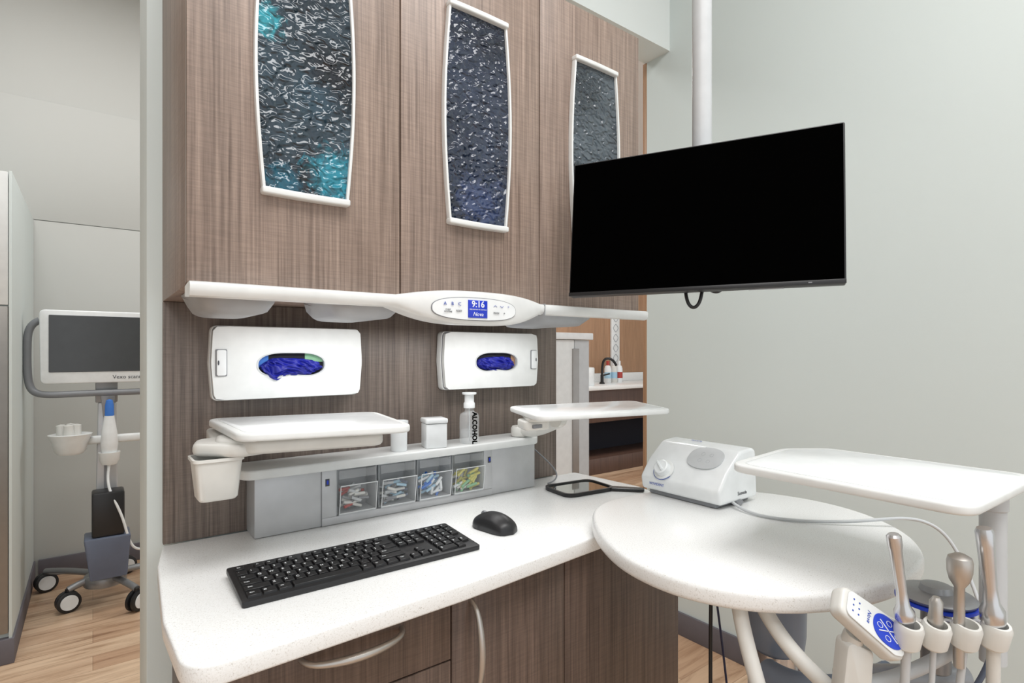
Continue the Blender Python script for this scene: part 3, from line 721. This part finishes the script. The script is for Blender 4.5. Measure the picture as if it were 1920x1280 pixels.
# ------------------------------------------------------------------ rear room: cabinet column, sink
g=group('tall_white_cabinet')
box('body',1.95,2.20,2.32,2.75,0,1.32,M['white'],g,.003)
box('body_side',2.205,2.32,2.32,2.75,0,1.32,M['lgrey'],g,.003)
box('steel_strip',2.185,2.235,2.314,2.321,.2,1.27,M['steel'],g,.002)
box('cap',1.94,2.335,2.30,2.76,1.322,1.36,M['whiteg'],g,.004)
g=group('sink_vanity')
box('counter',3.3,6.4,3.95,4.61,.862,.90,M['quartz'],g,.004)
box('cabinet_upper',3.3,6.4,4.0,4.61,.53,.861,M['woodbr'],g,.002)
box('shelf_back',3.3,6.4,4.4,4.61,.0,.53,M['hole'],g,0)
box('cabinet_foot',3.3,6.4,4.0,4.4,.0,.16,M['woodbr'],g,.002)
box('backsplash',3.3,6.4,4.595,4.618,.901,1.0,M['quartz'],g,.002)
box('wall_panel_wood',3.0,6.4,4.60,4.618,1.001,2.8,M['woodtan'],g,.002)
g=group('tiled_pillar',(5.02,4.585,0))
box('tile_strip',-.07,.07,-.012,.012,1.001,2.8,M['whiteg'],g,.002)
for i in range(14):
    z=1.06+i*.12
    ring('tile_motif_%d'%i,ellipse(0,z,.045,.05,24,1.4),ellipse(0,z,.036,.041,24,1.4),'y',-.016,-.012,M['inkg'],g)
g=group('sink_faucet',(4.50,4.30,.90))
lathe('base',[(0,0),(.03,0),(.03,.01),(.018,.02),(.018,.1),(0,.1)],(0,0,0),M['black'],g)
tube('spout',[(0,0,.08),(0,0,.2),(.0,-.02,.27),(.04,-.06,.29),(.08,-.10,.26),(.10,-.12,.2)],.014,M['black'],g)
rod('lever',(0,0,.09),(.09,-.03,.11),.009,M['black'],g)
g=group('tissue_canister',(4.08,4.15,.90))
lathe('body',[(0,0),(.10,0),(.105,.01),(.105,.18),(.10,.19),(.02,.2),(0,.2)],(0,0,0),M['whiteg'],g)
for i,(x,c_) in enumerate(((4.72,'whiteg'),(4.82,'cream'),(4.91,'whiteg'))):
    g=group('soap_bottle',(x,4.42,.90))
    lathe('body',[(0,0),(.036,0),(.04,.01),(.04,.16),(.03,.19),(.014,.2),(.014,.23),(0,.23)],(0,0,0),M[c_],g)
    lathe('cap',[(0,.2),(.018,.2),(.018,.25),(0,.25)],(0,0,0),M['whiteg' if i else 'red'],g)
    lathe('label',[(0,.05),(.0408,.05),(.0408,.12),(0,.12)],(0,0,0),M['red' if i==2 else 'paleb'],g)

# ------------------------------------------------------------------ lights (ceiling troffers)
def area(name,x,y,z,sx,sy,p,col=(1,.995,.99)):
    l=D.lights.new(name,'AREA'); l.shape='RECTANGLE'; l.size=sx; l.size_y=sy; l.energy=p; l.color=col
    o=D.objects.new(name,l); COL.objects.link(o); o.location=(x,y,z); return o
area('ceiling_troffer_light',.6,-.4,CH-.02,1.8,1.2,58)
area('ceiling_troffer_light.001',-1.2,-.8,CH-.02,1.2,1.2,30)
area('ceiling_troffer_light.002',0,2.7,CH-.02,1.2,.8,30)
area('ceiling_troffer_light.003',3.6,3.0,CH-.02,1.6,.8,52)
area('under_cabinet_light',.62,1.15,1.312,.8,.06,1.6)
w=D.worlds.new('world'); scn.world=w; w.use_nodes=True
bg=w.node_tree.nodes['Background']; bg.inputs[0].default_value=(.95,.98,1,1); bg.inputs[1].default_value=1.1

# ------------------------------------------------------------------ camera
cd=D.cameras.new('camera'); cam=D.objects.new('camera',cd); COL.objects.link(cam)
cam.location=(0,0,1.25); cam.rotation_euler=(rad(90),0,rad(-37.08))
cd.sensor_width=36; cd.lens=19.5; cd.shift_y=.0104; cd.clip_start=.02
scn.camera=cam
scn.view_settings.view_transform='Standard'
